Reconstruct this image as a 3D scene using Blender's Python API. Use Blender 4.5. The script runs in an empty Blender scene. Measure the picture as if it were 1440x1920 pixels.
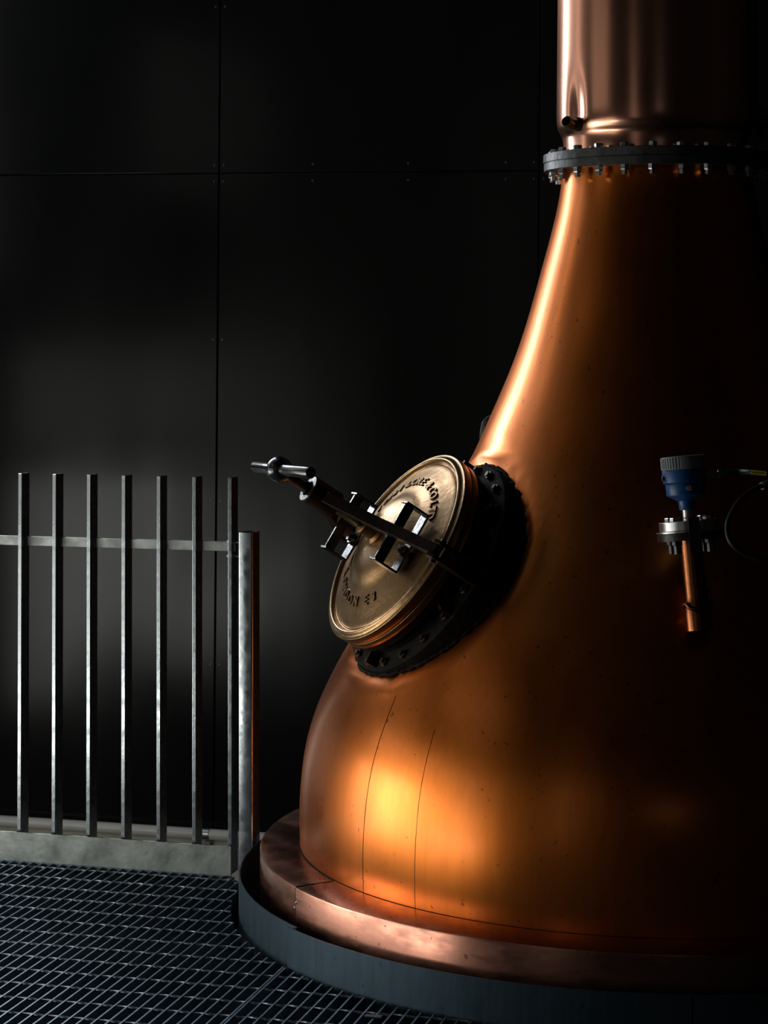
import bpy, bmesh, math, random
from mathutils import Vector, Matrix
random.seed(4)
S = bpy.context.scene
COL = S.collection
PI = math.pi

# ------------------------------------------------------------------ camera, world, lights, exposure
FPX, HOR, EYE = 4050.0, 630.0, 1.572
cam_d = bpy.data.cameras.new('camera')
cam = bpy.data.objects.new('camera', cam_d)
COL.objects.link(cam)
cam.location = (0, 0, EYE)
cam.rotation_euler = (PI/2, 0, 0)
cam_d.sensor_fit = 'HORIZONTAL'
cam_d.sensor_width = 36.0
cam_d.lens = 36.0*FPX/1440
cam_d.shift_y = -(960-HOR)/1440
cam_d.clip_start = 0.05
cam_d.dof.use_dof = True
cam_d.dof.focus_distance = 5.6
cam_d.dof.aperture_fstop = 20
S.camera = cam

S.view_settings.view_transform = 'Standard'
S.view_settings.look = 'None'
S.view_settings.exposure = 0.0
S.view_settings.gamma = 1.0
S.view_settings.use_curve_mapping = False

world = bpy.data.worlds.new('world')
S.world = world
world.use_nodes = True
world.node_tree.nodes['Background'].inputs[0].default_value = (0.35, 0.45, 0.6, 1)
world.node_tree.nodes['Background'].inputs[1].default_value = 0.02

def area(name, loc, rot, sx, sy, watts, col, spread=180):
    d = bpy.data.lights.new(name, 'AREA')
    d.shape = 'RECTANGLE'
    d.size, d.size_y, d.energy, d.color = sx, sy, watts, col
    d.spread = math.radians(spread)
    o = bpy.data.objects.new(name, d)
    COL.objects.link(o)
    o.location, o.rotation_euler = loc, rot
    o.visible_camera = True
    return o

WX = -2.5                     # inner face of the left wall
W1 = (-1.80, -0.93, -0.33, 2.30) # tall window in the back wall, left of the frame: along-wall and height limits in the wall's own frame
W2 = (3.70, 6.75, -0.20, 0.94)  # low wide window in the left wall: y0, y1, z0, z1
W3 = (3.70, 6.75, 1.02, 1.55)   # the row of panes above it, set dimmer
W4 = (6.85, 7.10, 1.80, 3.90)   # slim tall window in the left wall
W5 = (0.2, 1.4, 0.3, 3.2)      # tall window in the left wall towards the camera
W7 = (-0.6, 0.6, 2.0, 3.2)     # window added behind the camera to light the branch flange: x0, x1, z0, z1
W6 = (4.2, 5.7, 2.3, 3.2)      # added high window, gives the column its brown reflected band
SKY = (-2.4, -1.3, 6.0, 7.7)   # roof light: x0, x1, y0, y1
CEIL = 4.9
BETA = math.radians(13.4)     # turn of the back wall against the picture plane
_yc = 7.9/(1+math.tan(BETA)*(410.8-720)/FPX)
C0 = Vector(((410.8-720)/FPX*_yc, _yc, EYE-(325-HOR)*_yc/FPX))   # crossing of the two visible panel joints
wb1 = Vector((math.cos(BETA), -math.sin(BETA), 0)); wbn = Vector((math.sin(BETA), math.cos(BETA), 0)); up = Vector((0, 0, 1))
_c = C0+wb1*(W1[0]+W1[1])/2+wbn*0.30+up*(W1[2]+W1[3])/2
area('daylight_tall_window', _c, (-PI/2, 0, -BETA), W1[1]-W1[0], W1[3]-W1[2], 190, (0.88, 0.94, 1.0))
def left_light(name, w, watts, col):
    area(name, (WX-0.16, (w[0]+w[1])/2, (w[2]+w[3])/2), (0, -PI/2, 0), w[3]-w[2], w[1]-w[0], watts, col)
_m = 4.9
left_light('daylight_low_window_middle', (_m, 5.40, W2[2], W2[3]), 5.5, (1.0, 1.0, 0.95))
left_light('daylight_low_window_bright', (5.40, 6.05, 0.02, W2[3]), 13, (1.0, 1.0, 0.95))
left_light('daylight_low_window_far', (6.05, W2[1], W2[2], W2[3]), 7, (1.0, 1.0, 0.95))
left_light('daylight_low_window_near_foot', (W2[0], _m, W2[2], 0.26), 10, (1.0, 1.0, 0.95))
left_light('daylight_low_window_near', (W2[0], _m, 0.26, W2[3]), 4, (1.0, 1.0, 0.95))
left_light('daylight_upper_panes', W3, 4.5, (1.0, 0.97, 0.90))
left_light('daylight_slim_window', W4, 4, (1.0, 0.96, 0.90))
left_light('daylight_near_window', W5, 3.6, (1.0, 0.96, 0.90))
left_light('added_high_light', W6, 1.2, (1.0, 0.96, 0.90))
area('added_front_light', ((W7[0]+W7[1])/2, -3.16, (W7[2]+W7[3])/2), (PI/2, 0, 0), W7[1]-W7[0], W7[3]-W7[2], 0.55, (0.9, 0.95, 1.0))
area('daylight_roof_light', ((SKY[0]+SKY[1])/2, (SKY[2]+SKY[3])/2, CEIL+0.16), (0, 0, 0), SKY[1]-SKY[0], SKY[3]-SKY[2], 9, (0.55, 0.78, 1.0))

# ------------------------------------------------------------------ materials
def mat(name, base, rough=0.5, metal=0.0, bump=0.0, bscale=40.0, var=0.0, vscale=8.0, col2=None, rvar=0.0,
        stretch=(1, 1, 1), coat=0.0, coat_rough=0.15, spec=0.5, detail=6.0, streak=0.0):
    m = bpy.data.materials.new(name)
    m.use_nodes = True
    nt = m.node_tree
    b = nt.nodes['Principled BSDF']
    b.inputs['Base Color'].default_value = (*base, 1)
    b.inputs['Roughness'].default_value = rough
    b.inputs['Metallic'].default_value = metal
    b.inputs['Specular IOR Level'].default_value = spec
    if coat:
        b.inputs['Coat Weight'].default_value = coat
        b.inputs['Coat Roughness'].default_value = coat_rough
    tc = nt.nodes.new('ShaderNodeTexCoord')
    mp = nt.nodes.new('ShaderNodeMapping')
    mp.inputs['Scale'].default_value = stretch
    nt.links.new(tc.outputs['Object'], mp.inputs[0])
    def noise(scale):
        n = nt.nodes.new('ShaderNodeTexNoise')
        n.inputs['Scale'].default_value = scale
        n.inputs['Detail'].default_value = detail
        nt.links.new(mp.outputs[0], n.inputs['Vector'])
        return n
    if col2 is not None or var or rvar:
        n = noise(vscale)
        if col2 is not None:
            r = nt.nodes.new('ShaderNodeValToRGB')
            r.color_ramp.elements[0].position = 0.5-0.5*max(var, 0.05)
            r.color_ramp.elements[1].position = 0.5+0.5*max(var, 0.05)
            r.color_ramp.elements[0].color = (*base, 1)
            r.color_ramp.elements[1].color = (*col2, 1)
            nt.links.new(n.outputs[0], r.inputs[0])
            nt.links.new(r.outputs[0], b.inputs['Base Color'])
        if rvar:
            mr = nt.nodes.new('ShaderNodeMapRange')
            mr.inputs[1].default_value, mr.inputs[2].default_value = 0.3, 0.7
            mr.inputs[3].default_value, mr.inputs[4].default_value = rough-rvar, rough+rvar
            nt.links.new(n.outputs[0], mr.inputs[0])
            nt.links.new(mr.outputs[0], b.inputs['Roughness'])
    if streak:
        # fine drawn streaks and dark pits in the metal, multiplied into colour and added to roughness
        m2 = nt.nodes.new('ShaderNodeMapping'); m2.inputs['Scale'].default_value = (70, 70, 1.6)
        nt.links.new(tc.outputs['Object'], m2.inputs[0])
        n1 = nt.nodes.new('ShaderNodeTexNoise'); n1.inputs['Scale'].default_value = 1.0; n1.inputs['Detail'].default_value = 3
        nt.links.new(m2.outputs[0], n1.inputs['Vector'])
        n2 = nt.nodes.new('ShaderNodeTexNoise'); n2.inputs['Scale'].default_value = 55.0; n2.inputs['Detail'].default_value = 2
        nt.links.new(tc.outputs['Object'], n2.inputs['Vector'])
        r1 = nt.nodes.new('ShaderNodeMapRange'); r1.inputs[1].default_value, r1.inputs[2].default_value = 0.35, 0.65
        r1.inputs[3].default_value, r1.inputs[4].default_value = 1-streak, 1.0
        r2 = nt.nodes.new('ShaderNodeMapRange'); r2.inputs[1].default_value, r2.inputs[2].default_value = 0.70, 0.74
        r2.inputs[3].default_value, r2.inputs[4].default_value = 1.0, 0.45
        nt.links.new(n1.outputs[0], r1.inputs[0]); nt.links.new(n2.outputs[0], r2.inputs[0])
        mm = nt.nodes.new('ShaderNodeMath'); mm.operation = 'MULTIPLY'
        nt.links.new(r1.outputs[0], mm.inputs[0]); nt.links.new(r2.outputs[0], mm.inputs[1])
        mx = nt.nodes.new('ShaderNodeMix'); mx.data_type = 'RGBA'; mx.blend_type = 'MULTIPLY'; mx.inputs[0].default_value = 1.0
        src = b.inputs['Base Color'].links[0].from_socket
        nt.links.new(src, mx.inputs[6]); nt.links.new(mm.outputs[0], mx.inputs[7]); nt.links.new(mx.outputs[2], b.inputs['Base Color'])
    if bump:
        n = noise(bscale)
        bp = nt.nodes.new('ShaderNodeBump')
        bp.inputs['Strength'].default_value = 1.0
        bp.inputs['Distance'].default_value = bump
        nt.links.new(n.outputs[0], bp.inputs['Height'])
        nt.links.new(bp.outputs[0], b.inputs['Normal'])
        m['bump'] = 1
    return m

M = {}
M['pot'] = mat('aged_copper', (0.82, 0.207, 0.027), 0.31, 1.0, bump=0.0010, bscale=5.0, col2=(0.66, 0.170, 0.024), var=0.35,
               vscale=7.0, rvar=0.05, stretch=(1, 1, 0.45), coat=0.22, coat_rough=0.20, streak=0.07)
M['column'] = mat('rosy_copper', (0.86, 0.42, 0.27), 0.22, 1.0, bump=0.0006, bscale=6.0, col2=(0.80, 0.37, 0.23), var=0.4,
                  vscale=9.0, rvar=0.04, stretch=(1, 1, 0.3))
M['skirt'] = mat('dull_copper_sheet', (0.54, 0.245, 0.165), 0.26, 1.0, bump=0.0001, bscale=9.0, col2=(0.40, 0.18, 0.125), var=0.3,
                 vscale=14.0, rvar=0.07, stretch=(1, 1, 3), streak=0.05)
M['nozzle'] = mat('worn_copper_tube', (0.32, 0.11, 0.040), 0.30, 1.0, bump=0.001, bscale=30.0, col2=(0.20, 0.07, 0.028), var=0.4, vscale=20.0)
M['brass'] = mat('cast_bronze', (0.37, 0.225, 0.105), 0.36, 1.0, bump=0.0009, bscale=60.0, col2=(0.26, 0.150, 0.068), var=0.4,
                 vscale=18.0, rvar=0.08)
M['letter'] = mat('grimy_bronze', (0.22, 0.13, 0.062), 0.4, 1.0, bump=0.0006, bscale=80.0)
M['darkbrass'] = mat('tarnished_bronze', (0.10, 0.065, 0.035), 0.5, 0.8, bump=0.002, bscale=40.0, col2=(0.05, 0.035, 0.02), var=0.5, vscale=15.0)
M['dullbronze'] = mat('dull_bronze', (0.55, 0.45, 0.32), 0.6, 0.0, bump=0.002, bscale=40.0, col2=(0.35, 0.28, 0.19), var=0.5, vscale=25.0)
M['iron'] = mat('black_painted_iron', (0.012, 0.012, 0.014), 0.22, 0.0, bump=0.0008, bscale=60.0, coat=0.6, coat_rough=0.12, spec=0.8)
M['rust'] = mat('worn_dark_iron', (0.010, 0.007, 0.006), 0.34, 0.0, bump=0.0012, bscale=60.0, col2=(0.026, 0.014, 0.007), var=0.4, vscale=25.0, spec=0.3)
M['crust'] = mat('blackened_weld', (0.005, 0.0045, 0.004), 0.8, 0.0, bump=0.004, bscale=45.0, col2=(0.016, 0.012, 0.008), var=0.4, vscale=22.0, spec=0.12)
M['galv'] = mat('galvanised_steel', (0.42, 0.46, 0.47), 0.22, 0.92, bump=0.0002, bscale=90.0, col2=(0.28, 0.315, 0.33), var=0.4, vscale=35.0, rvar=0.09)
M['galvboard'] = mat('galvanised_plate', (0.36, 0.39, 0.36), 0.42, 0.8, bump=0.0006, bscale=60.0, col2=(0.15, 0.165, 0.155), var=0.35, vscale=14.0, rvar=0.08)
M['kick'] = mat('blue_grey_galvanised_sheet', (0.10, 0.155, 0.195), 0.40, 0.8, bump=0.0004, bscale=30.0, col2=(0.06, 0.095, 0.125), var=0.4,
                vscale=16.0, rvar=0.08, stretch=(1.6, 1.6, 0.5), streak=0.15)
M['grate'] = mat('galvanised_grating', (0.22, 0.30, 0.36), 0.40, 0.85, bump=0.0004, bscale=120.0, col2=(0.14, 0.19, 0.235), var=0.4, vscale=40.0)
M['rod'] = mat('dull_twisted_rod', (0.20, 0.235, 0.26), 0.42, 0.8, bump=0.0006, bscale=120.0, col2=(0.10, 0.105, 0.105), var=0.4, vscale=40.0)
M['flange'] = mat('weathered_steel_flange', (0.16, 0.17, 0.17), 0.42, 0.85, bump=0.0015, bscale=50.0, col2=(0.07, 0.07, 0.065), var=0.4, vscale=18.0)
M['zinc'] = mat('zinc_plated_steel', (0.55, 0.55, 0.53), 0.28, 1.0, bump=0.0003, bscale=90.0)
M['steel'] = mat('brushed_steel', (0.52, 0.51, 0.49), 0.3, 1.0, bump=0.0003, bscale=60.0, stretch=(1, 1, 8))
M['panel'] = mat('black_board', (0.0062, 0.0066, 0.0064), 0.19, 0.0, bump=0.00012, bscale=3.0, col2=(0.0085, 0.009, 0.0085), var=0.5, vscale=1.6, rvar=0.035,
                 stretch=(1.6, 1.6, 0.6), spec=0.21)
M['backing'] = mat('black_cavity', (0.003, 0.003, 0.003), 0.9)
M['cream'] = mat('cream_painted_upstand', (0.62, 0.60, 0.52), 0.6, 0.0, bump=0.001, bscale=25.0, col2=(0.52, 0.50, 0.43), var=0.3, vscale=12.0)
M['pipe'] = mat('white_plastic_pipe', (0.80, 0.78, 0.72), 0.35, 0.0, bump=0.0002, bscale=30.0)
M['dark'] = mat('charcoal_render', (0.010, 0.010, 0.011), 0.8, 0.0, bump=0.001, bscale=20.0)
M['render'] = mat('grey_render', (0.05, 0.05, 0.048), 0.85, 0.0, bump=0.001, bscale=20.0)
M['slab'] = mat('dark_concrete', (0.012, 0.012, 0.012), 0.8, 0.0, bump=0.002, bscale=14.0, col2=(0.02, 0.019, 0.018), var=0.4, vscale=5.0)
M['blue'] = mat('blue_enamel', (0.004, 0.080, 0.25), 0.38, 0.0, bump=0.0002, bscale=120.0)
M['grey'] = mat('grey_plastic_cap', (0.22, 0.24, 0.25), 0.45, 0.0, bump=0.0002, bscale=120.0)
M['rubber'] = mat('black_rubber', (0.010, 0.011, 0.013), 0.48, 0.0, bump=0.0003, bscale=60.0)
M['yellow'] = mat('yellow_label', (0.62, 0.45, 0.02), 0.5, 0.0, bump=0.0001, bscale=60.0)
M['ivory'] = mat('ivory_print', (0.55, 0.52, 0.46), 0.5, 0.0, bump=0.0001, bscale=60.0)
M['orange'] = mat('orange_print', (0.55, 0.16, 0.03), 0.5, 0.0, bump=0.0001, bscale=60.0)
M['frame'] = mat('dark_window_frame', (0.02, 0.02, 0.022), 0.5, 0.0, bump=0.0002, bscale=60.0)

# ------------------------------------------------------------------ mesh helpers
class MB:
    """collects geometry; build() links it as ONE mesh object"""
    def __init__(self):
        self.v, self.f = [], []
    def add(self, vs, fs, X=None):
        o = len(self.v)
        for p in vs:
            p = Vector(p)
            self.v.append(X @ p if X is not None else p)
        self.f += [tuple(i+o for i in f) for f in fs]
        return self
    def box(self, lo, hi, X=None):
        x0, y0, z0 = lo; x1, y1, z1 = hi
        vs = [(x0,y0,z0),(x1,y0,z0),(x1,y1,z0),(x0,y1,z0),(x0,y0,z1),(x1,y0,z1),(x1,y1,z1),(x0,y1,z1)]
        return self.add(vs, [(3,2,1,0),(4,5,6,7),(0,1,5,4),(1,2,6,5),(2,3,7,6),(3,0,4,7)], X)
    def lathe(self, prof, X=None, seg=48, cap0=True, cap1=True, a0=0.0, a1=2*PI):
        full = abs(a1-a0-2*PI) < 1e-6
        n = seg if full else seg+1
        vs, fs = [], []
        for r, h in prof:
            for i in range(n):
                a = a0+(a1-a0)*i/seg
                vs.append((r*math.cos(a), r*math.sin(a), h))
        for k in range(len(prof)-1):
            for i in range(seg):
                j = (i+1) % n
                fs.append((k*n+i, k*n+j, (k+1)*n+j, (k+1)*n+i))
        if full and cap0: fs.append(tuple(reversed(range(n))))
        if full and cap1: fs.append(tuple((len(prof)-1)*n+i for i in range(n)))
        return self.add(vs, fs, X)
    def ring(self, prof, X=None, seg=48, a0=0.0, a1=2*PI):
        """closed cross-section swept round (solid ring or arc)"""
        full = abs(a1-a0-2*PI) < 1e-6
        n = seg if full else seg+1
        m = len(prof); vs, fs = [], []
        for i in range(n):
            a = a0+(a1-a0)*i/seg
            for r, h in prof:
                vs.append((r*math.cos(a), r*math.sin(a), h))
        for i in range(seg):
            j = (i+1) % n
            for k in range(m):
                l = (k+1) % m
                fs.append((i*m+k, j*m+k, j*m+l, i*m+l))
        if not full:
            fs.append(tuple(range(m))); fs.append(tuple((n-1)*m+k for k in reversed(range(m))))
        return self.add(vs, fs, X)
    def tube(self, pts, r, seg=12, caps=True):
        pts = [Vector(p) for p in pts]; n = len(pts)
        rs = r if isinstance(r, (list, tuple)) else [r]*n
        t0 = (pts[1]-pts[0]).normalized()
        a = Vector((0, 0, 1)) if abs(t0.z) < 0.9 else Vector((1, 0, 0))
        nx = t0.cross(a).normalized(); vs, fs = [], []
        for i, p in enumerate(pts):
            t = (pts[min(i+1, n-1)]-pts[max(i-1, 0)]).normalized()
            nx = (nx-t*nx.dot(t)).normalized(); ny = t.cross(nx)
            for k in range(seg):
                an = 2*PI*k/seg
                vs.append(p+(nx*math.cos(an)+ny*math.sin(an))*rs[i])
        for i in range(n-1):
            for k in range(seg):
                l = (k+1) % seg
                fs.append((i*seg+k, i*seg+l, (i+1)*seg+l, (i+1)*seg+k))
        if caps:
            fs.append(tuple(reversed(range(seg)))); fs.append(tuple((n-1)*seg+k for k in range(seg)))
        return self.add(vs, fs)
    def prism(self, poly, h0, h1, X=None):
        n = len(poly)
        vs = [(x, y, h0) for x, y in poly]+[(x, y, h1) for x, y in poly]
        fs = [tuple(reversed(range(n))), tuple(range(n, 2*n))]+[(i, (i+1) % n, (i+1) % n+n, i+n) for i in range(n)]
        return self.add(vs, fs, X)
    def mesh(self, name, m, smooth=None):
        me = bpy.data.meshes.new(name)
        me.from_pydata([tuple(v) for v in self.v], [], self.f)
        bm = bmesh.new(); bm.from_mesh(me)
        bmesh.ops.recalc_face_normals(bm, faces=bm.faces)
        bm.to_mesh(me); bm.free()
        if smooth is not None:
            me.shade_smooth()
            me.set_sharp_from_angle(angle=math.radians(smooth))
        me.materials.append(m)
        me.update()
        return me
    def build(self, name, m, parent=None, smooth=None, bevel=0.0, loc=None):
        return link(name, self.mesh(name, m, smooth), parent, bevel, loc)

def link(name, me, parent=None, bevel=0.0, loc=None, rot=None):
    o = bpy.data.objects.new(name, me)
    COL.objects.link(o)
    if loc is not None: o.location = loc
    if rot is not None: o.rotation_euler = rot
    if parent is not None:
        o.parent = parent
        if parent.type == 'EMPTY':
            o.matrix_parent_inverse = Matrix.Translation(-parent.location)
    if bevel:
        b = o.modifiers.new('bevel', 'BEVEL')
        b.width, b.segments, b.limit_method = bevel, 2, 'ANGLE'
    return o

def thing(name, label, cat, loc, group=None):
    o = bpy.data.objects.new(name, None)
    COL.objects.link(o)
    o.location = loc
    o.empty_display_size = 0.1
    o['label'], o['category'] = label, cat
    if group: o['group'] = group
    return o

def tag(o, label, cat, group=None):
    o['label'], o['category'] = label, cat
    if group: o['group'] = group
    return o

def frame(o, x, y, z):
    """matrix from an origin and three axis vectors"""
    R = Matrix((x, y, z)).transposed().to_4x4()
    return Matrix.Translation(o) @ R

def hexbolt(r, h, X, mb, stud=0.0, sr=None):
    p = [(r*0.97, 0), (r, h*0.15), (r, h*0.8), (r*0.88, h)]
    if stud: p += [(sr or r*0.5, h), (sr or r*0.5, h+stud)]
    mb.lathe(p, X, 6)

# ------------------------------------------------------------------ room shell
roll = 0.0092
ws = wb1*math.cos(roll)-up*math.sin(roll); wt = up*math.cos(roll)+wb1*math.sin(roll)
WB = frame(C0, ws, wbn, wt)                                   # x along the wall, y into it, z up
wall_back = MB()
for a_, b_, c_, d_ in ((-2.1, W1[0], -3.7, 2.75), (W1[1], 4.4, -3.7, 2.75), (W1[0], W1[1], -3.7, W1[2]), (W1[0], W1[1], W1[3], 2.75)):
    wall_back.box((a_, 0.012, c_), (b_, 0.20, d_), WB)
wall_back = wall_back.build('wall_back', M['backing'])
wall_back['kind'] = 'structure'
PW, PH, GAP = 1.205, 2.44, 0.006
for i in range(-1, 4):
    for j in (-1, 0):
        lo = (i*PW+GAP/2 if i > -1 else W1[1], 0.0, j*PH+GAP/2)
        hi = ((i+1)*PW-GAP/2, 0.0105, (j+1)*PH-GAP/2)
        MB().box(lo, hi, WB).build('panel', M['panel'], wall_back, bevel=0.0015)
screw_me = None
def scr(s, t):
    global screw_me
    if screw_me is None:
        screw_me = MB().lathe([(0.0045, 0), (0.0045, 0.001), (0.003, 0.002)], Matrix.Rotation(PI/2, 4, 'X'), 10).mesh('screw', M['flange'])
    o = link('screw', screw_me, wall_back)
    o.location = WB @ Vector((s, 0, t)); o.rotation_euler = (0, 0, -BETA)
for i in (0, 1):
    for t in (0.03, 0.62, 1.22, 1.8, -0.03, -0.62, -1.22, -1.83):
        scr(i*PW-0.018, t); scr(i*PW+0.018, t)
for i in (0,):
    for q in (0.3, 0.6, 0.9):
        scr(i*PW+q*PW, 0.03); scr(i*PW+q*PW, -0.03)
base = MB().box((-2.1, -0.022, -3.7), (4.4, 0.0105, -PH-0.006), WB).build('baseboard_back', M['cream'])
base['kind'] = 'structure'

# pipe along the foot of the wall
pw = WB @ Vector((0, -0.045, -PH-0.014))
pipe = thing('wall_pipe', 'white plastic pipe running along the foot of the black wall behind the railing', 'pipe', pw)
MB().tube([WB @ Vector((s, -0.045, -PH-0.014)) for s in (-2.0, -1, 0, 1, 2, 3.5)], 0.0205, 20).build('pipe_run', M['pipe'], pipe, 40)
XC = -0.012
mb = MB()
mb.ring([(0.0210, -0.013), (0.0235, -0.013), (0.0235, 0.013), (0.0210, 0.013)],
        WB @ Matrix.Translation((XC, -0.045, -PH-0.014)) @ Matrix.Rotation(PI/2, 4, 'Y'), 24)
clip = mb.build('pipe_clip', M['zinc'], pipe, 40)
MB().box((XC-0.006, -0.050, -PH-0.060), (XC+0.006, -0.046, -PH-0.034), WB).build('clip_tongue', M['zinc'], clip)
MB().box((XC-0.017, -0.026, -PH-0.082), (XC+0.017, -0.0225, -PH-0.040), WB).build('clip_plate', M['zinc'], clip)
clip['label'] = 'shiny zinc pipe clip'
MB().lathe([(0.010, 0), (0.010, 0.016), (0.007, 0.026)], WB @ Matrix.Translation((XC, -0.026, -PH-0.064)) @ Matrix.Rotation(PI/2, 4, 'X'), 16).build('screw', M['zinc'], clip, 40)

def struct(mb, name, m):
    o = mb.build(name, m); o['kind'] = 'structure'; return o
struct(MB().box((-3.2, -3.2, -1.30), (4.2, 9.5, -1.15)), 'floor', M['slab'])
# left wall with its two window openings
mb = MB(); T0, T1, YA, YB, ZA, ZB = WX-0.14, WX, -3.0, 8.55, -1.15, CEIL
def wl(y0, y1, z0, z1): mb.box((T0, y0, z0), (T1, y1, z1))
ZM = -0.23
wl(YA, YB, ZA, ZM)
wl(YA, W5[0], ZM, ZB); wl(W5[0], W5[1], ZM, W5[2]); wl(W5[0], W5[1], W5[3], ZB); wl(W5[1], W2[0], ZM, ZB)
wl(W2[0], W2[1], ZM, W2[2]); wl(W2[0], W2[1], W2[3], W3[2]); wl(W2[0], W2[1], W3[3], W4[2]); wl(W2[1], W4[1], ZM, W4[2])
wl(W2[0], W6[0], W4[2], ZB); wl(W6[0], W6[1], W4[2], W6[2]); wl(W6[0], W6[1], W6[3], ZB); wl(W6[1], W4[0], W4[2], ZB); wl(W4[0], W4[1], W4[3], ZB); wl(W4[1], YB, ZM, ZB)
struct(mb, 'wall_left', M['render'])
struct(MB().box((3.4, -3.0, ZA), (3.54, 7.0, CEIL)), 'wall_right', M['dark'])
mb = MB()
for a_, b_, c_, d_ in ((WX, W7[0], ZA, CEIL), (W7[1], 3.4, ZA, CEIL), (W7[0], W7[1], ZA, W7[2]), (W7[0], W7[1], W7[3], CEIL)):
    mb.box((a_, -3.14, c_), (b_, -3.0, d_))
struct(mb, 'wall_front', M['dark'])
mb = MB()
mb.box((T0, YA, CEIL), (SKY[0], 9.2, CEIL+0.14)); mb.box((SKY[1], YA, CEIL), (3.54, 9.2, CEIL+0.14))
mb.box((SKY[0], YA, CEIL), (SKY[1], SKY[2], CEIL+0.14)); mb.box((SKY[0], SKY[3], CEIL), (SKY[1], 9.2, CEIL+0.14))
struct(mb, 'ceiling', M['dark'])
def win(name, w, X, nv):
    a0, a1, z0, z1 = w; t = 0.035
    vs = []
    for d in (-0.02, 0.03):
        vs += [(a0, d, z0), (a1, d, z0), (a1, d, z1), (a0, d, z1), (a0+t, d, z0+t), (a1-t, d, z0+t), (a1-t, d, z1-t), (a0+t, d, z1-t)]
    fs = []
    for i in range(4):
        j = (i+1) % 4
        fs += [(i, j, 4+j, 4+i), (8+j, 8+i, 12+i, 12+j), (i, 8+i, 8+j, j), (4+j, 12+j, 12+i, 4+i)]
    o = struct(MB().add(vs, fs, X), name, M['frame'])
    for i in range(1, nv):
        y = a0+(a1-a0)*i/nv
        MB().box((y-0.012, -0.015, z0+t), (y+0.012, 0.025, z1-t), X).build('mullion', M['frame'], o)
win('window_1', W1, WB @ Matrix.Translation((0, 0.10, 0)), 1)
XL = frame(Vector((WX-0.08, 0, 0)), Vector((0, 1, 0)), Vector((-1, 0, 0)), up)
win('window_2', W2, XL, 3); win('window_3', W3, XL, 3); win('window_4', W4, XL, 1); win('window_5', W5, XL, 2); win('added_window_6', W6, XL, 2)
win('added_window_7', W7, frame(Vector((0, -3.07, 0)), Vector((1, 0, 0)), Vector((0, -1, 0)), up), 2)

# ------------------------------------------------------------------ railing
AL = math.radians(15.7)
e1 = Vector((math.cos(AL), -math.sin(AL), 0)); e2 = Vector((math.sin(AL), math.cos(AL), 0))
P7 = Vector(((427.5-720)/FPX*6.30, 6.30, 0))
lean = up+Vector((-0.075, 1.0, 0))*0.030          # lean added so the window highlight falls low on the bars
RF = frame(P7, e1, e2, lean)
rail = thing('railing', 'galvanised steel railing with upright flat bars on the grating, left of the still', 'railing', P7)
BT, BD, BH, BP = 0.0112, 0.056, 1.157, 0.1118
bar_me = MB().box((0, 0.0005, 0.002), (BT, BD, BH), frame(Vector((0, 0, 0)), e1, e2, lean)).mesh('bar', M['galv'])
for k in range(-15, 1):
    o = link('bar', bar_me, rail, bevel=0.0008)
    o.location = P7+e1*(k*BP)
MB().box((-15.3*BP, 0.027, 0.9385), (-0.0005, 0.035, 0.9665), RF).build('rail', M['galvboard'], rail, bevel=0.0008)
MB().box((-15.3*BP, -0.007, -0.008), (BT+0.0005, 0.0, 0.0845), RF).build('toe_board', M['galvboard'], rail, bevel=0.0008)
# weld beads where the bars meet the toe board and the rail
mb = MB()
for k in range(-15, 1):
    for dz, dx, dy in ((0.0865, 0.002, 0.0), (0.0865, 0.008, -0.001)):
        mb.lathe([(0.001, -0.003), (0.0032, -0.001), (0.0032, 0.001), (0.001, 0.003)], RF @ Matrix.Translation((k*BP+dx, dy-0.002, dz)), 8)
    mb.lathe([(0.0022, 0.939), (0.003, 0.945), (0.003, 0.96), (0.0022, 0.966)], RF @ Matrix.Translation((k*BP+BT+0.001, 0.025, 0)), 8)
w = mb.build('weld_bead', M['flange'], rail, 60); w['kind'] = 'stuff'
# hollow post
def rhs(x0, x1, y0, y1, t, z0, z1, rc=0.006):
    def rr(x0, x1, y0, y1, r):
        pts = []
        for cx, cy, a in ((x1-r, y1-r, 0), (x0+r, y1-r, 90), (x0+r, y0+r, 180), (x1-r, y0+r, 270)):
            for q in range(5):
                an = math.radians(a+q*22.5); pts.append((cx+r*math.cos(an), cy+r*math.sin(an)))
        return pts
    A = rr(x0, x1, y0, y1, rc); B = rr(x0+t, x1-t, y0+t, y1-t, rc*0.6); n = len(A)
    vs = [(x, y, z0) for x, y in A]+[(x, y, z1) for x, y in A]+[(x, y, z0) for x, y in B]+[(x, y, z1) for x, y in B]
    fs = []
    for i in range(n):
        j = (i+1) % n
        fs += [(i, j, n+j, n+i), (2*n+j, 2*n+i, 3*n+i, 3*n+j), (n+i, n+j, 3*n+j, 3*n+i), (j, i, 2*n+i, 2*n+j)]
    return vs, fs
PX = 0.0355
post = MB(); post.add(*rhs(PX, PX+0.0445, -0.012, 0.056, 0.004, 0.0, 0.998), RF)
post.build('post', M['galv'], rail, 40)
for dz in (0.9665, 0.9255):
    b = MB()
    b.lathe([(0.0035, -0.012), (0.0035, 0.045)], RF @ Matrix.Translation((0, 0.020 if dz > 0.95 else 0.020, dz)) @ Matrix.Rotation(PI/2, 4, 'Y'), 10)
    bo = b.build('bolt', M['zinc'], rail, 40)
    b = MB(); hexbolt(0.0065, 0.006, RF @ Matrix.Translation((-0.0062, 0.020, dz)) @ Matrix.Rotation(PI/2, 4, 'Y'), b)
    b.build('bolt_head', M['zinc'], bo, 40)

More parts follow.
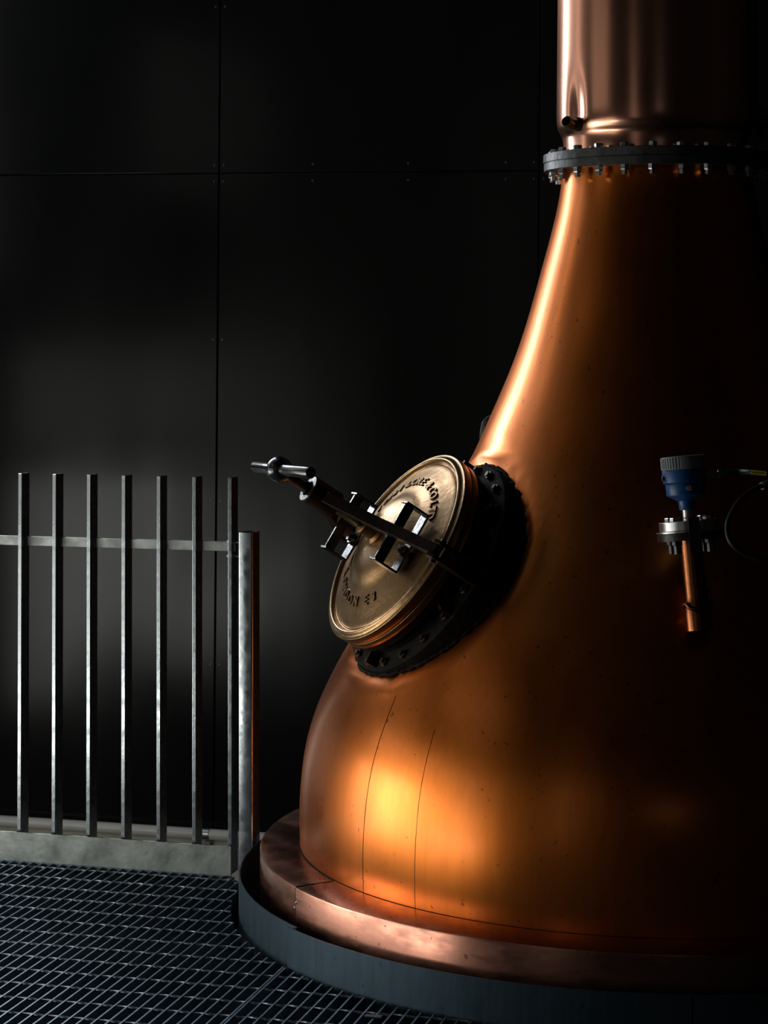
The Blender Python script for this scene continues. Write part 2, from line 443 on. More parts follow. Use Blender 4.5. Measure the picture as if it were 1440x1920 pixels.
# ------------------------------------------------------------------ grating panels
AX, AY = 0.7588, 6.0             # axis of the still
RC = 1.182                       # edge of the cut-out round the still
def clip_line(p, d, t0, t1):
    """part of p+d*t, t0..t1, that comes before the cut-out circle (None when inside)"""
    q = Vector((p.x-AX, p.y-AY)); dd = Vector((d.x, d.y))
    b = q.dot(dd); c = q.dot(q)-RC*RC; disc = b*b-c
    if disc <= 0: return [(t0, t1)]
    s0, s1 = -b-math.sqrt(disc), -b+math.sqrt(disc)
    out = []
    if s0 > t0: out.append((t0, min(t1, s0)))
    if s1 < t1: out.append((max(t0, s1), t1))
    return [(a, b) for a, b in out if b-a > 0.012]
J = Vector(((480-720)/FPX*5.168, 5.168, 0))     # a point on the joint between the two panels
AG = math.radians(15.2)
g1 = Vector((math.cos(AG), -math.sin(AG), 0)); g2 = Vector((math.sin(AG), math.cos(AG), 0))
PITCH, ROD = 0.0318, 0.1072
far = (P7-J).dot(e2)-0.016
def grating(name, label, s0, s1, loc):
    g = thing(name, label, 'grating', loc, 'floor grating panels')
    near = -2.15
    n = int(round((s1-s0)/PITCH))
    for i in range(n+1):
        s = s0+(s1-s0)*i/n
        p = J+g1*s
        tmax = far-(math.tan(AL-AG))*(s)+0.0 if s < 0.23 else 2.0
        for a, b in clip_line(p, g2, max(near, (-2.42-p.x)/g2.x), tmax):
            if s > 0.2 and a > 0: continue
            MB().box((-0.0022, a, -0.032), (0.0022, b, 0.0), frame(p, g1, g2, up)).build('bearing_bar', M['grate'], g)
    k = 0
    r0 = far-0.03
    while r0-k*ROD > near:
        t = r0-k*ROD; k += 1
        p = J+g2*t
        for a, b in clip_line(p, g1, max(s0-0.001, (-2.42-p.x)/g1.x), s1+0.001):
            q = (J+g1*a)
            if ((p+g1*(a+b)/2)-Vector((AX, AY, 0))).x > 0.9 and t > 0: continue
            # twisted square rod
            vs, fs = [], []; m = max(2, int((b-a)/0.016)); h = 0.0039
            for i in range(m+1):
                c = p+g1*(a+(b-a)*i/m); an0 = i*PI/8
                for w_ in range(4):
                    an = an0+w_*PI/2
                    vs.append(c+g2*(h*math.cos(an))+up*(h*math.sin(an)-0.0034))
            for i in range(m):
                for w_ in range(4):
                    x = (w_+1) % 4
                    fs.append((i*4+w_, i*4+x, i*4+4+x, i*4+4+w_))
            fs += [(3, 2, 1, 0), (m*4, m*4+1, m*4+2, m*4+3)]
            MB().add(vs, fs).build('cross_rod', M['rod'], g)
    return g
GL = PITCH*58
gl = grating('grating_panel', 'steel floor grating panel in front of the railing, left of the double joint line', -0.004-GL, -0.004, J-g1*0.8)
gr = grating('grating_panel', 'steel floor grating panel right of the double joint line, cut round the still base', 0.004, 0.004+PITCH*40, J+g1*0.7-g2*0.5)
# flat edge bar closing the grating under the toe board, and a loose saddle clip beside the still
MB().box((-15.3*BP, -0.013, -0.034), (-0.0, -0.009, 0.0), RF).build('end_bar', M['grate'], gl)
cp = Vector(((700-720)/FPX*4.985, 4.985, 0.0))
mb = MB(); Xc = frame(cp, g1, g2, up)
mb.box((-0.020, -0.009, 0.001), (0.020, 0.009, 0.0035), Xc); sc_ = mb.build('saddle_clip', M['flange'], gr, 30); sc_['label'] = 'dark saddle clip'
# steel beams carrying the grating
sup = MB()
for t in (-2.05, -0.85, 0.25, 1.0):
    sup.box((-1.7, t-0.03, -0.20), (0.1, t+0.03, -0.034), frame(J, g1, g2, up))
sup.box((0.0, -0.88, -0.20), (1.4, -0.80, -0.034), frame(J, g1, g2, up))
for s in (-1.5, -0.4):
    sup.box((s-0.04, 0.21, -1.15), (s+0.04, 0.29, -0.20), frame(J, g1, g2, up)); sup.box((s-0.04, -2.09, -1.15), (s+0.04, -2.01, -0.20), frame(J, g1, g2, up)); sup.box((s-0.04, -0.89, -1.15), (s+0.04, -0.81, -0.20), frame(J, g1, g2, up))
tr = sup.build('trim_1', M['dark']); tr['kind'] = 'structure'

# ------------------------------------------------------------------ galvanised kick plate round the still
AXV = Vector((AX, AY, 0)); XA = Matrix.Translation(AXV)
def arc(r0, r1, z0, z1, a0, a1, seg=48):
    return MB().ring([(r0, z0), (r1, z0), (r1, z1), (r0, z1)], XA, seg, math.radians(a0), math.radians(a1))
kick = thing('kick_plate', 'blue-grey galvanised kick plate curving round the foot of the copper still', 'kick plate', AXV)
arc(1.156, 1.160, -0.20, 0.1000, 100, 212.6).build('plate', M['kick'], kick, 30)
arc(1.168, 1.172, -0.20, 0.0975, 211.4, 266.5).build('plate', M['kick'], kick, 30)
arc(1.168, 1.172, -0.20, 0.0972, 266.75, 350).build('plate', M['kick'], kick, 30)
# plinth the still stands on, inside the kick plate
plinth = MB().lathe([(1.085, -1.15), (1.085, -0.06)], XA, 96).build('trim_2', M['slab'])
plinth['kind'] = 'structure'

# ------------------------------------------------------------------ copper pot still
still = thing('copper_still', 'large copper pot still with a bronze manway door and a riveted skirt', 'still', AXV+Vector((0, 0, -0.06)))
PROF = [(0.980, -0.055), (0.988, 0.10), (0.9915, 0.1766), (0.9938, 0.2444), (0.9922, 0.3106), (0.9845, 0.3942), (0.9712, 0.4658), (0.9505, 0.5314), (0.9240, 0.5925),
        (0.8925, 0.6550), (0.8570, 0.7163), (0.7810, 0.8361), (0.7114, 0.9344), (0.6402, 1.0375), (0.5733, 1.1337), (0.5184, 1.2271),
        (0.4931, 1.2791), (0.4582, 1.3608), (0.4233, 1.4381), (0.3924, 1.5155), (0.3616, 1.6047), (0.3288, 1.7282),
        (0.3036, 1.8174), (0.2785, 1.9140), (0.2665, 1.9824), (0.2615, 2.0280)]
def smooth_prof(P, n=6):
    out = []
    for i in range(len(P)-1):
        p0 = P[max(i-1, 0)]; p1 = P[i]; p2 = P[i+1]; p3 = P[min(i+2, len(P)-1)]
        for k in range(n):
            t = k/n
            out.append(tuple(0.5*(2*p1[j]+(p2[j]-p0[j])*t+(2*p0[j]-5*p1[j]+4*p2[j]-p3[j])*t*t+(3*p1[j]-p0[j]-3*p2[j]+p3[j])*t**3) for j in (0, 1)))
    out.append(P[-1])
    return out
# light three-tap smoothing of the measured radii so that the reflections run cleanly
PR = smooth_prof(PROF, 3)
for _ in range(6):
    PR = [PR[0]]+[((PR[i-1][0]+2*PR[i][0]+PR[i+1][0])/4, (PR[i-1][1]+2*PR[i][1]+PR[i+1][1])/4) for i in range(1, len(PR)-1)]+[PR[-1]]
def radius(z):
    for i in range(len(PR)-1):
        if PR[i][1] <= z <= PR[i+1][1]:
            t = (z-PR[i][1])/(PR[i+1][1]-PR[i][1]); return PR[i][0]+(PR[i+1][0]-PR[i][0])*t
    return PR[-1][0]
# manway frame
mc = Vector((0.02953953, 5.67891275, 1.02072634)); mn = Vector((-0.77063139, -0.33930251, 0.53944515)).normalized()
md = Vector((mn.x, mn.y, 0)).normalized(); mu = up.cross(md).normalized(); mv = mn.cross(mu).normalized()
MW = frame(mc, mu, mv, mn)
MWi = MW.inverted()
body = MB().lathe(PR, XA, 192, cap0=False, cap1=False)
for i, p in enumerate(body.v):                    # slight swelling round the manway weld, sunk rim line at the weld itself
    q = MWi @ p; r = math.hypot(q.x, q.y)
    if q.z > -0.6 and r < 0.55:
        nrm = Vector((p.x-AX, p.y-AY, 0)).normalized()
        d = 0.006*math.exp(-((r-0.350)/0.022)**2)-0.010*math.exp(-((r-0.322)/0.014)**2)
        body.v[i] = p+mn*d
body.build('pot_body', M['pot'], still, 50)

def seam(px, py, z0, z1, r=0.0016):
    ph = math.atan((px-720)/FPX); d0 = math.hypot(AX, AY); p0 = math.atan2(AX, AY)
    z = EYE-(py-HOR)*5.3/FPX; R_ = radius(z)
    t = d0*math.cos(p0-ph)-math.sqrt(R_*R_-(d0*math.sin(p0-ph))**2)
    a = math.atan2(t*math.cos(ph)-AY, t*math.sin(ph)-AX)
    pts = [AXV+Vector((radius(z0+(z1-z0)*k/40)*math.cos(a), radius(z0+(z1-z0)*k/40)*math.sin(a), z0+(z1-z0)*k/40)) for k in range(41)]
    MB().tube(pts, r, 6).build('seam', M['nozzle'], still, 60)
seam(681, 1600, 0.17, 0.68, 0.0010); seam(778, 1600, 0.17, 0.60, 0.0008)

# column above the neck flange, dented round the small spout
XCOL = XA
cp_ = [(0.2590, 2.074), (0.2595, 2.1013), (0.2625, 2.122), (0.2700, 2.137), (0.2755, 2.152), (0.2778, 2.175), (0.2782, 2.2114), (0.2775, 2.30), (0.2765, 2.40), (0.2755, 2.51), (0.274, 2.8), (0.272, 3.6), (0.270, 4.88)]
CPR = smooth_prof(cp_, 6)
colm = MB().lathe(CPR, XA, 192, cap0=False, cap1=False)
phs = math.atan2((1068-720)/FPX, 1.0)
asp = math.radians(210.5)                        # azimuth of the spout (world angle)
spz = EYE-(232-HOR)*5.85/FPX
for i, p in enumerate(colm.v):
    a = math.atan2(p.y-AY, p.x-AX) % (2*PI); da = (a-asp)*0.278; dz = p.z-spz
    g = math.exp(-(da/0.030)**2-((dz-0.03)/(0.085 if dz > 0.03 else 0.035))**2)
    n_ = Vector((p.x-AX, p.y-AY, 0)).normalized()
    colm.v[i] = p-n_*(0.012*g)
colm.build('column', M['column'], still, 50)

# neck flange pair with bolts
fl = MB().ring([(0.255, 2.0515), (0.3155, 2.0515), (0.3155, 2.0735), (0.3140, 2.0748), (0.255, 2.0748)], XA, 128).build('neck_flange', M['flange'], still, 30)
MB().ring([(0.257, 2.0270), (0.3125, 2.0270), (0.3140, 2.0285), (0.3140, 2.0488), (0.257, 2.0488)], XA, 128).build('neck_flange', M['flange'], still, 30)
MB().ring([(0.257, 2.0489), (0.3118, 2.0489), (0.3118, 2.0514), (0.257, 2.0514)], XA, 128).build('gasket', M['rubber'], still, 30)
bm_ = MB(); hexbolt(0.0125, 0.0125, Matrix.Identity(4), bm_); bolt_me = bm_.mesh('bolt', M['zinc'])
bm_ = MB(); hexbolt(0.0125, 0.0135, Matrix.Rotation(PI, 4, 'X'), bm_, stud=0.012, sr=0.0085); nut_me = bm_.mesh('nut', M['zinc'])
for k in range(24):
    a = 2*PI*(k+0.37)/24
    for nm, me, z in (('bolt', bolt_me, 2.0749), ('nut', nut_me, 2.0269)):
        link(nm, me, still, loc=(AX+0.290*math.cos(a), AY+0.290*math.sin(a), z), rot=(0, 0, a+random.uniform(-0.5, 0.5)))

# small bent spout on the column
an = asp
sn = Vector((math.cos(an), math.sin(an), 0))
sp0 = AXV+sn*0.262+up*(spz+0.000)
sdir = (sn+Vector((0, 0, 0.0))).normalized()
side = Vector((-0.52, -0.80, 0.28)).normalized()
p1 = sp0+sn*0.030-up*0.003
col_ = MB().lathe([(0.019, -0.006), (0.019, 0.006), (0.016, 0.010)], frame(sp0, sn.cross(up).normalized(), sn.cross(sn.cross(up)).normalized(), sn) @ Matrix.Translation((0, 0, 0.008)), 20)
mb = MB()
mb.tube([sp0, sp0+sn*0.020-up*0.002, p1, p1+side*0.008], 0.0140, 18)
spout = mb.build('spout', M['darkbrass'], still, 50)
col_.build('spout_collar', M['darkbrass'], spout, 40)
sx = side.cross(up).normalized(); sy = side.cross(sx)
MB().ring([(0.0120, 0), (0.0152, 0), (0.0152, 0.022), (0.0120, 0.022)], frame(p1+side*0.006, sx, sy, side), 24).build('spout_lip', M['brass'], spout, 40)

# bracket strap and rear casing behind the neck
Yb = 6.35
def at(x, y, Y): return Vector(((x-720)/FPX*Y, Y, EYE-(y-HOR)*Y/FPX))
poly = [(897, 838), (898, 812), (901, 796), (905, 785), (912, 781), (935, 770), (975, 770), (975, 838)]
pts = [at(x, y, Yb) for x, y in poly]
mb = MB(); n = len(pts); dv = Vector((0.02, 0.10, 0))
mb.add([p for p in pts]+[p+dv for p in pts], [tuple(range(n)), tuple(reversed(range(n, 2*n)))]+[(i, (i+1) % n, (i+1) % n+n, i+n) for i in range(n)])
rl = mb.build('rear_casing', M['flange'], still, bevel=0.014); rl['label'] = 'black glossy casing behind the neck'

# side branch flange at the right of the column
bx = at(1405, 231, 6.10)
bn = Vector((-0.37, -0.92, -0.10)).normalized(); bxx = bn.cross(up).normalized(); byy = bx*0+bn.cross(bxx)
XB = frame(bx, bxx, byy, bn)
dm = MB().ring([(0.020, -0.006), (0.068, -0.006), (0.068, 0.006), (0.020, 0.006)], XB, 48)
br = dm.build('branch_flange', M['dullbronze'], still, 30); br['label'] = 'tarnished bronze branch flange'
mb = MB()
mb.tube([bx+Vector((-0.07, 0.02, 0)), bx+bn*0.03, bx+bn*0.035+Vector((0.03, 0, 0)), bx+bn*0.035+Vector((0.12, 0.0, 0)), bx+bn*0.035+Vector((0.30, 0.06, 0))], 0.0205, 20)
mb.build('branch_pipe', M['iron'], br, 50)
for k in range(4):
    a = PI/4+k*PI/2
    MB().lathe([(0.0075, 0.0062), (0.0075, 0.008)], XB @ Matrix.Translation((0.047*math.cos(a), 0.047*math.sin(a), 0)), 16).build('hole_disc', M['backing'], br)  # raised black disc, the hole's inner shade put into its colour

# skirt: panels folded over, with a lap joint and rivets
def skirt_panel(a0, a1, dr):
    RO, RI, ZT = 1.1015+dr, 0.9945, 0.1668+dr*0.4
    prof = [(RI, ZT+0.004), (RO-0.004, ZT), (RO-0.001, ZT-0.0012), (RO, ZT-0.004), (RO, -0.055), (RO-0.0025, -0.055), (RO-0.0025, ZT-0.006), (RO-0.005, ZT-0.003), (RI, ZT+0.0015)]
    return MB().ring(prof, XA, 72, math.radians(a0), math.radians(a1))
skirt_panel(88, 206.7, 0).build('skirt_panel', M['skirt'], still, 25)
skirt_panel(207.1, 330, 0.004).build('skirt_panel', M['skirt'], still, 25)
skirt_panel(330.2, 447.8, 0).build('skirt_panel', M['skirt'], still, 25)
ar = math.radians(206.95); nn = Vector((math.cos(ar), math.sin(ar), 0))
sm = MB().tube([AXV+nn*1.1040+up*-0.05, AXV+nn*1.1040+up*0.1655, AXV+nn*1.100+up*0.1695, AXV+nn*0.997+up*0.1715], 0.0016, 8).build('seam', M['crust'], still, 60)
for a, z in ((207.35, 0.131), (206.4, 0.113), (207.35, 0.03)):
    ar = math.radians(a); nn = Vector((math.cos(ar), math.sin(ar), 0))
    R = 1.1053 if a > 207.05 else 1.1013
    MB().lathe([(0.0038, 0), (0.0036, 0.0012), (0.002, 0.0026)], frame(AXV+nn*R+up*z, nn.cross(up), nn.cross(nn.cross(up)), nn), 12).build('rivet', M['zinc'], still, 60)
# dark sealing bead where the pot meets the skirt
MB().ring([(0.988, 0.165), (0.9955, 0.1695), (0.9945, 0.1725), (0.989, 0.174)], XA, 160).build('sealing_bead', M['crust'], still, 40)

# manway: base ring with studs, neck, door, straps, yoke, screw
neck = MB().lathe([(0.316, -0.34), (0.316, -0.122), (0.313, -0.108), (0.306, -0.1035), (0.278, -0.102), (0.2655, -0.098), (0.2645, -0.074), (0.268, -0.070),
                   (0.276, -0.068), (0.276, -0.052), (0.270, -0.050)], MW, 96, cap0=False).build('manway_neck', M['crust'], still, 35)
stud = MB(); hexbolt(0.0125, 0.009, Matrix.Identity(4), stud, stud=0.006, sr=0.0078); stud_me = stud.mesh('stud', M['darkbrass'])
for k in range(22):
    a = 2*PI*(k+0.5)/22
    o = link('stud', stud_me, neck)
    o.matrix_basis = MW @ Matrix.Translation((0.293*math.cos(a), 0.293*math.sin(a), -0.1032)) @ Matrix.Rotation(a*3, 4, 'Z')
for k in range(6):
    a = math.radians(-82+k*60)
    MB().box((0.264, -0.004, -0.1015), (0.306, 0.004, -0.0705), MW @ Matrix.Rotation(a, 4, 'Z')).build('rib', M['darkbrass'], neck)
# ragged weld bead
wb = MB(); pts = []; rad = []
for k in range(220):
    a = 2*PI*k/220; dirv = MW.to_3x3() @ Vector((math.cos(a), math.sin(a), 0))
    p0 = mc+dirv*(0.318+random.uniform(-0.002, 0.004))
    t = -0.05
    while t > -0.42:
        q = p0+mn*t
        if math.hypot(q.x-AX, q.y-AY) < radius(q.z)+0.002: break
        t -= 0.004
    pts.append(p0+mn*t); rad.append(random.uniform(0.002, 0.0065))
pts += pts[:2]; rad += rad[:2]
wb.tube(pts, rad, 8); wb.build('weld_bead', M['crust'], neck, 60)

DP = [(0.2745, -0.0495), (0.2795, -0.048), (0.2795, -0.030), (0.2765, -0.028), (0.2765, -0.026), (0.2805, -0.024), (0.2808, -0.004), (0.2785, -0.0005), (0.2745, 0.0), (0.2700, 0.003), (0.2655, 0.0085), (0.2610, 0.0095), (0.2570, 0.0060),
      (0.2535, -0.0015), (0.2505, -0.0035), (0.2480, -0.001), (0.2450, 0.0020), (0.2250, 0.0075), (0.2000, 0.0160), (0.1750, 0.0240), (0.1520, 0.0300), (0.1380, 0.0355), (0.1200, 0.0460), (0.1000, 0.0540), (0.0700, 0.0600), (0.0350, 0.0625), (0.0, 0.063)]
DPS = smooth_prof(DP, 2)
door = MB().lathe([(r, h) for r, h in DPS[:-1]]+[(0.0005, 0.063)], MW, 144).build('manway_door', M['brass'], still, 60)
def dome(r):
    for i in range(len(DPS)-1):
        a, b = DPS[i], DPS[i+1]
        if b[0] <= r <= a[0] and r < 0.245:
            t = (a[0]-r)/max(a[0]-b[0], 1e-6); return a[1]+(b[1]-a[1])*t
    return 0.06
def glyph(ch, size):
    c = bpy.data.curves.new('glyph', 'FONT'); c.body = ch; c.size = size; c.extrude = 0.0022; c.align_x = 'CENTER'; c.align_y = 'CENTER'
    c.bevel_depth = 0.0006; c.resolution_u = 3; c.offset = 0.0004
    o = bpy.data.objects.new('glyph', c); COL.objects.link(o)
    me = bpy.data.meshes.new_from_object(o.evaluated_get(bpy.context.evaluated_depsgraph_get()))
    bpy.data.objects.remove(o); bpy.data.curves.remove(c)
    me.materials.clear(); me.materials.append(M['letter']); me.name = 'letter'
    return me
RT = 0.182
def letter(ch, ang, flip, size=0.037):
    a = math.radians(ang); me = glyph(ch, size)
    slope = math.atan2(dome(RT-0.012)-dome(RT+0.012), 0.024)
    R = Matrix.Rotation(a-PI/2+(PI if flip else 0), 4, 'Z') @ Matrix.Rotation(slope*(1 if flip else -1)*1.0, 4, 'X')
    X = MW @ Matrix.Translation((RT*math.cos(a), RT*math.sin(a), dome(RT)+0.001)) @ R
    o = link('letter', me, door); o.matrix_basis = X
for ch, ang in zip('JOHN', (151, 143, 134.5, 126)): letter(ch, ang, False)
for ch, ang in zip('DORE&', (110.5, 102.5, 94.5, 86.5, 73.5)): letter(ch, ang, False)
for ch, ang in (('C', 62), ('O', 54)): letter(ch, ang, False, 0.034)
for ch, ang in (('L', 43.5), ('T', 36.5), ('D', 29.5)): letter(ch, ang, False, 0.031)
for ch, ang in zip('LONDON', (-142, -131.5, -121, -110, -98.5, -87)): letter(ch, ang, True)
for ch, ang in zip('E3', (-69, -58.5)): letter(ch, ang, True)

# straps: open rectangular loops bolted to the door, the yoke legs pass over them
def strap(uc):
    X = MW @ Matrix.Translation((uc, 0, 0))
    o = MB().box((-0.020, -0.080, 0.0365), (0.020, 0.080, 0.0425), X).build('door_strap', M['iron'], still, bevel=0.001)
    MB().box((-0.004, -0.080, 0.078), (0.004, 0.080, 0.106), X).build('strap_bar', M['iron'], o, bevel=0.001)
    for a_, b_ in ((-0.086, -0.080), (0.080, 0.086)):
        MB().box((-0.020, a_, 0.0365), (0.017, b_, 0.109), X).build('strap_end', M['iron'], o, bevel=0.001)
    XN = X @ Matrix.Translation((0, -0.025, 0))
    MB().lathe([(0.009, 0.0), (0.009, 0.0425), (0.0155, 0.0425), (0.016, 0.045), (0.016, 0.052), (0.014, 0.0545), (0.009, 0.0545), (0.009, 0.062)], XN, 6).build('strap_nut', M['iron'], o, 30)
strap(-0.165); strap(0.165)

# yoke: two sloping legs meeting at a boss round the screw
half = [(0.0, 0.232), (0.04, 0.214), (0.15, 0.122), (0.25, 0.055), (0.285, 0.014), (0.315, 0.020), (0.318, 0.040), (0.26, 0.078), (0.16, 0.146), (0.045, 0.252), (0.0, 0.272)]
out = half+[(-a, b) for a, b in reversed(half[1:-1])]
yoke = MB().prism(out, -0.015, 0.015, MW @ Matrix.Rotation(PI/2, 4, 'X')).build('yoke', M['rust'], still, bevel=0.002)
YB = MB().ring([(0.0195, 0.205), (0.037, 0.205), (0.037, 0.290), (0.035, 0.293), (0.0215, 0.293), (0.0195, 0.290)], MW, 36)
YB.build('yoke_boss', M['rust'], yoke, 30)
# hinge lugs and pins on the neck
for sgn in (1, -1):
    for dv_ in (-0.024, 0.014):
        hl = MB().prism([(0.270, -0.128), (0.318, -0.128), (0.335, -0.02), (0.330, 0.040), (0.312, 0.052), (0.296, 0.046), (0.288, 0.030), (0.2875, -0.03), (0.270, -0.06)], dv_, dv_+0.010,
                MW @ Matrix.Scale(sgn, 4, (1, 0, 0)) @ Matrix.Rotation(PI/2, 4, 'X')).build('hinge_lug', M['rust'], still, bevel=0.0015)
    MB().lathe([(0.008, -0.032), (0.008, 0.032)], MW @ Matrix.Translation((sgn*0.312, 0, 0.026)) @ Matrix.Rotation(PI/2, 4, 'X'), 14).build('hinge_pin', M['iron'], hl, 30)
# hand screw
scw = MB().lathe([(0.012, 0.085), (0.0165, 0.09), (0.0165, 0.352), (0.019, 0.356), (0.026, 0.362), (0.0310, 0.374), (0.0325, 0.388), (0.0300, 0.403), (0.022, 0.414), (0.010, 0.419), (0.0005, 0.420)], MW, 32).build('hand_screw', M['iron'], still, 50)
tb = MB(); d_ = (MW.to_3x3() @ Vector((1, 0.02, 0))).normalized(); hc = MW @ Vector((0.004, 0, 0.387))
tb.tube([hc-d_*0.176, hc-d_*0.173, hc+d_*0.205, hc+d_*0.208], [0.0135, 0.0150, 0.0150, 0.0135], 20)
tb.build('tommy_bar', M['iron'], scw, 40)
MB().lathe([(0.034, 0.058), (0.034, 0.068), (0.024, 0.074), (0.0225, 0.100), (0.026, 0.102), (0.026, 0.112), (0.020, 0.116)], MW, 28).build('pressure_pad', M['brass'], still, 40)

# ------------------------------------------------------------------ sensor nozzle and transmitter
tilt = math.radians(-5.0)
sz = Vector((math.sin(tilt), 0.085, math.cos(tilt))).normalized(); sx = Vector((sz.z, 0, -sz.x)).normalized(); sy = sz.cross(sx).normalized()
b0 = at(1308, 1142, 5.215)
XS = frame(b0, sx, sy, sz)
nz = MB().lathe([(0.033, -0.05), (0.032, 0.004), (0.0285, 0.018), (0.0268, 0.03), (0.0268, 0.185)], XS, 40).build('sensor_nozzle', M['nozzle'], still, 40)
nz['label'] = 'small copper nozzle under the blue sensor'
wp = [XS @ Vector((0.034*math.cos(a), 0.034*math.sin(a), 0.004+0.010*math.sin(a*2+1)+random.uniform(-0.003, 0.003))) for a in [2*PI*i/30 for i in range(32)]]
MB().tube(wp, [random.uniform(0.003, 0.006) for _ in wp], 8).build('weld_bead', M['nozzle'], nz, 60)
MB().ring([(0.0266, 0.040), (0.0278, 0.041), (0.0278, 0.046), (0.0266, 0.047)], XS @ Matrix.Rotation(0.12, 4, 'Y'), 40).build('solder_ring', M['darkbrass'], nz, 50)
MB().ring([(0.0255, 0.168), (0.080, 0.168), (0.080, 0.186), (0.0255, 0.186)], XS, 56).build('nozzle_flange', M['rust'], nz, 30)

tx = thing('level_sensor', 'blue sensor with ribbed grey cap on a bolted flange at the right of the still', 'sensor', XS @ Vector((0, 0, 0.187)))
MB().lathe([(0.079, 0.1872), (0.081, 0.1872), (0.081, 0.1905), (0.014, 0.1905)], XS, 56).build('gasket_plate', M['steel'], tx, 30)
MB().ring([(0.010, 0.1910), (0.072, 0.1910), (0.073, 0.192), (0.073, 0.2125), (0.072, 0.2135), (0.010, 0.2135)], XS, 56).build('flange', M['steel'], tx, 30)
sb = MB(); hexbolt(0.0125, 0.010, Matrix.Identity(4), sb); sb_me = sb.mesh('bolt', M['zinc'])
sb = MB(); hexbolt(0.0125, 0.011, Matrix.Rotation(PI, 4, 'X'), sb, stud=0.020, sr=0.009); sn_me = sb.mesh('nut', M['flange'])
for k in range(4):
    a = PI/4+k*PI/2+0.03
    for nm, me, z in (('bolt', sb_me, 0.2138), ('nut', sn_me, 0.1675)):
        o = link(nm, me, tx); o.matrix_basis = XS @ Matrix.Translation((0.0565*math.cos(a), 0.0565*math.sin(a), z)); o.matrix_parent_inverse = Matrix.Translation(-tx.location)
MB().lathe([(0.0145, 0.212), (0.0145, 0.252)], XS, 28).build('stem', M['steel'], tx, 30)
MB().lathe([(0.019, 0.240), (0.0205, 0.243), (0.0215, 0.262), (0.0470, 0.276), (0.0480, 0.279), (0.0480, 0.302), (0.0475, 0.304)], XS, 48).build('housing', M['blue'], tx, 35)
MB().lathe([(0.0495, 0.3045), (0.0530, 0.308), (0.0535, 0.334), (0.0525, 0.337)], XS, 48).build('upper_housing', M['blue'], tx, 35)
cap = MB(); prof = []
NR = 44
for z, r in ((0.3375, 0.0515), (0.3395, 0.0545), (0.3440, 0.0548), (0.3660, 0.0548), (0.3690, 0.0535), (0.3705, 0.050)):
    prof.append((z, r))
vs, fs = [], []; n = NR*4
for z, r in prof:
    for i in range(n):
        a = 2*PI*i/n; rr_ = r-(0.0018 if (i % 4) in (0, 1) and 0.343 < z < 0.367 and not (4.45 < a < 5.0) else 0.0)
        vs.append((rr_*math.cos(a), rr_*math.sin(a), z))
for k in range(len(prof)-1):
    for i in range(n):
        j = (i+1) % n; fs.append((k*n+i, k*n+j, (k+1)*n+j, (k+1)*n+i))
fs += [tuple(reversed(range(n))), tuple((len(prof)-1)*n+i for i in range(n))]
cap.add(vs, fs, XS); cap.build('cap', M['grey'], tx)
XG = XS @ Matrix.Translation((0.050, -0.006, 0.3195)) @ Matrix.Rotation(PI/2, 4, 'Y')
MB().lathe([(0.0105, 0), (0.0105, 0.012), (0.0135, 0.012), (0.0135, 0.019), (0.0085, 0.020), (0.0085, 0.030), (0.0125, 0.031), (0.0125, 0.041), (0.009, 0.043), (0.0078, 0.055)], XG, 8).build('cable_gland', M['zinc'], tx, 20)
MB().lathe([(0.004, -0.0515), (0.007, -0.053), (0.007, -0.056), (0.004, -0.057)], XS @ Matrix.Translation((0.0, -0.012, 0.320)) @ Matrix.Rotation(PI/2, 4, 'Y'), 16).build('earth_screw', M['zinc'], tx, 30)
XBd = XS @ Matrix.Translation((0.001, -0.0483, 0.2915)) @ Matrix.Rotation(PI/2, 4, 'X')
bd = MB().prism([(-0.008, 0), (-0.004, 0.0042), (0.001, 0.005), (0.0055, 0.005), (0.0055, -0.005), (0.001, -0.005), (-0.004, -0.0042)], 0.0002, 0.0008, XBd).build('badge', M['ivory'], tx)
MB().prism([(-0.0045, 0), (-0.002, 0.0026), (0.0028, 0.003), (0.0028, -0.003), (-0.002, -0.0026)], 0.0009, 0.0012, XBd).build('badge_mark', M['orange'], bd)
fp = MB().prism([(-0.0150, 0.140), (0.0150, 0.140), (0.0135, 0.222), (-0.0125, 0.222)], 0.0, 0.003, XS @ Matrix.Translation((0.0, -0.0835, 0)) @ Matrix.Rotation(PI/2, 4, 'X'))
fp.box((-0.0125, -0.0835, 0.2195), (0.0135, -0.012, 0.2222), XS)
fp.build('rubber_flap', M['rubber'], tx)

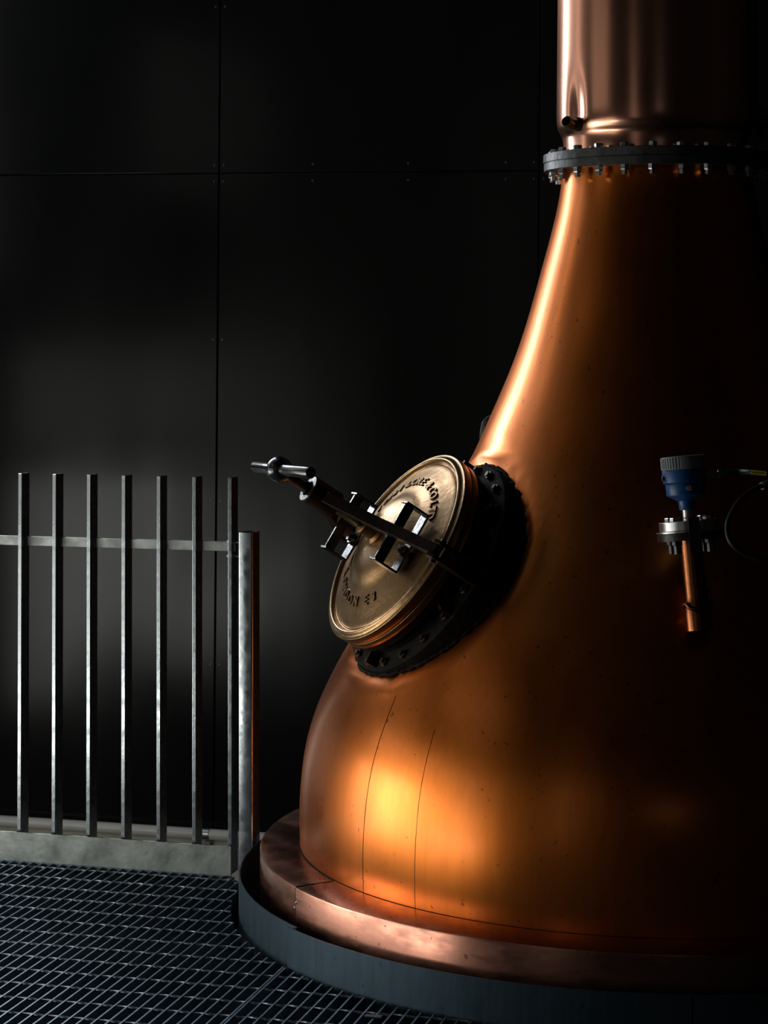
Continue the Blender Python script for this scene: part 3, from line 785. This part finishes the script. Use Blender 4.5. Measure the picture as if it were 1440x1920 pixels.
# cables
gp = XG @ Vector((0, 0, 0.0555)); gd = (XG.to_3x3() @ Vector((0, 0, 1))).normalized()
def catmull(P, n=8):
    P = [Vector(p) for p in P]; out = []
    for i in range(len(P)-1):
        p0, p1, p2, p3 = P[max(i-1, 0)], P[i], P[i+1], P[min(i+2, len(P)-1)]
        for k in range(n):
            t = k/n; out.append(0.5*(2*p1+(p2-p0)*t+(2*p0-5*p1+4*p2-p3)*t*t+(3*p1-p0-3*p2+p3)*t**3))
    return out+[P[-1]]
gpx = 720+FPX*gp.x/gp.y
cab = thing('sensor_cable', 'black cable with a yellow tag leaving the blue sensor to the right', 'cable', gp)
c1 = catmull([gp, gp+gd*0.03, at(1410, 886, 5.20), at(1440, 888, 5.19), at(1480, 884, 5.2), at(1540, 872, 5.26), at(1620, 850, 5.4)])
MB().tube(c1, 0.0078, 14).build('sheath', M['rubber'], cab, 50)
ta, tb_ = at(1408.5, 885.0, 5.185), at(1437, 888.0, 5.178)
tdx = (tb_-ta).normalized(); tdz = (up-tdx*up.dot(tdx)).normalized(); tdy = tdz.cross(tdx)
XT = frame(ta, tdx, tdy, tdz); L = (tb_-ta).length
yt = MB().box((0, -0.0020, -0.0052), (L, 0.0, 0.0052), XT).build('tag', M['yellow'], cab, bevel=0.0005); yt['label'] = 'yellow cable tag'
mk = MB(); xx = 0.003
for wd in (0.0012, 0, 0.0034, 0.003, 0.0034, 0.003, 0, 0.003, 0.0032, 0.003):
    if wd: mk.box((xx, -0.0023, -0.0022), (xx+wd*0.6, -0.0019, 0.0022), XT)
    xx += wd+0.0007
mk.build('tag_print', M['rubber'], yt)
lp = thing('black_hose', 'thick black hose looping at the right edge below the tagged cable', 'hose', at(1390, 950, 5.15))
loop = catmull([at(1560, 930, 5.24), at(1490, 908, 5.20), at(1440, 908, 5.18), at(1408, 921, 5.14), at(1382, 944, 5.11), at(1366, 975, 5.09), at(1364, 1000, 5.08), at(1374, 1022, 5.07), at(1398, 1039, 5.07), at(1425, 1047, 5.07), at(1455, 1049, 5.08), at(1500, 1052, 5.10), at(1560, 1060, 5.14)])
MB().tube(loop, 0.0060, 14).build('hose_run', M['rubber'], lp, 50)
fr = (at(1450, 903, 5.185)-at(1428, 911, 5.165)).normalized()
fx = fr.cross(up).normalized()
MB().ring([(0.0064, 0), (0.0092, 0), (0.0098, 0.012), (0.0098, 0.03), (0.0064, 0.03)], frame(at(1428, 911.5, 5.165), fx, fr.cross(fx), fr), 20).build('ferrule', M['grey'], lp, 30)
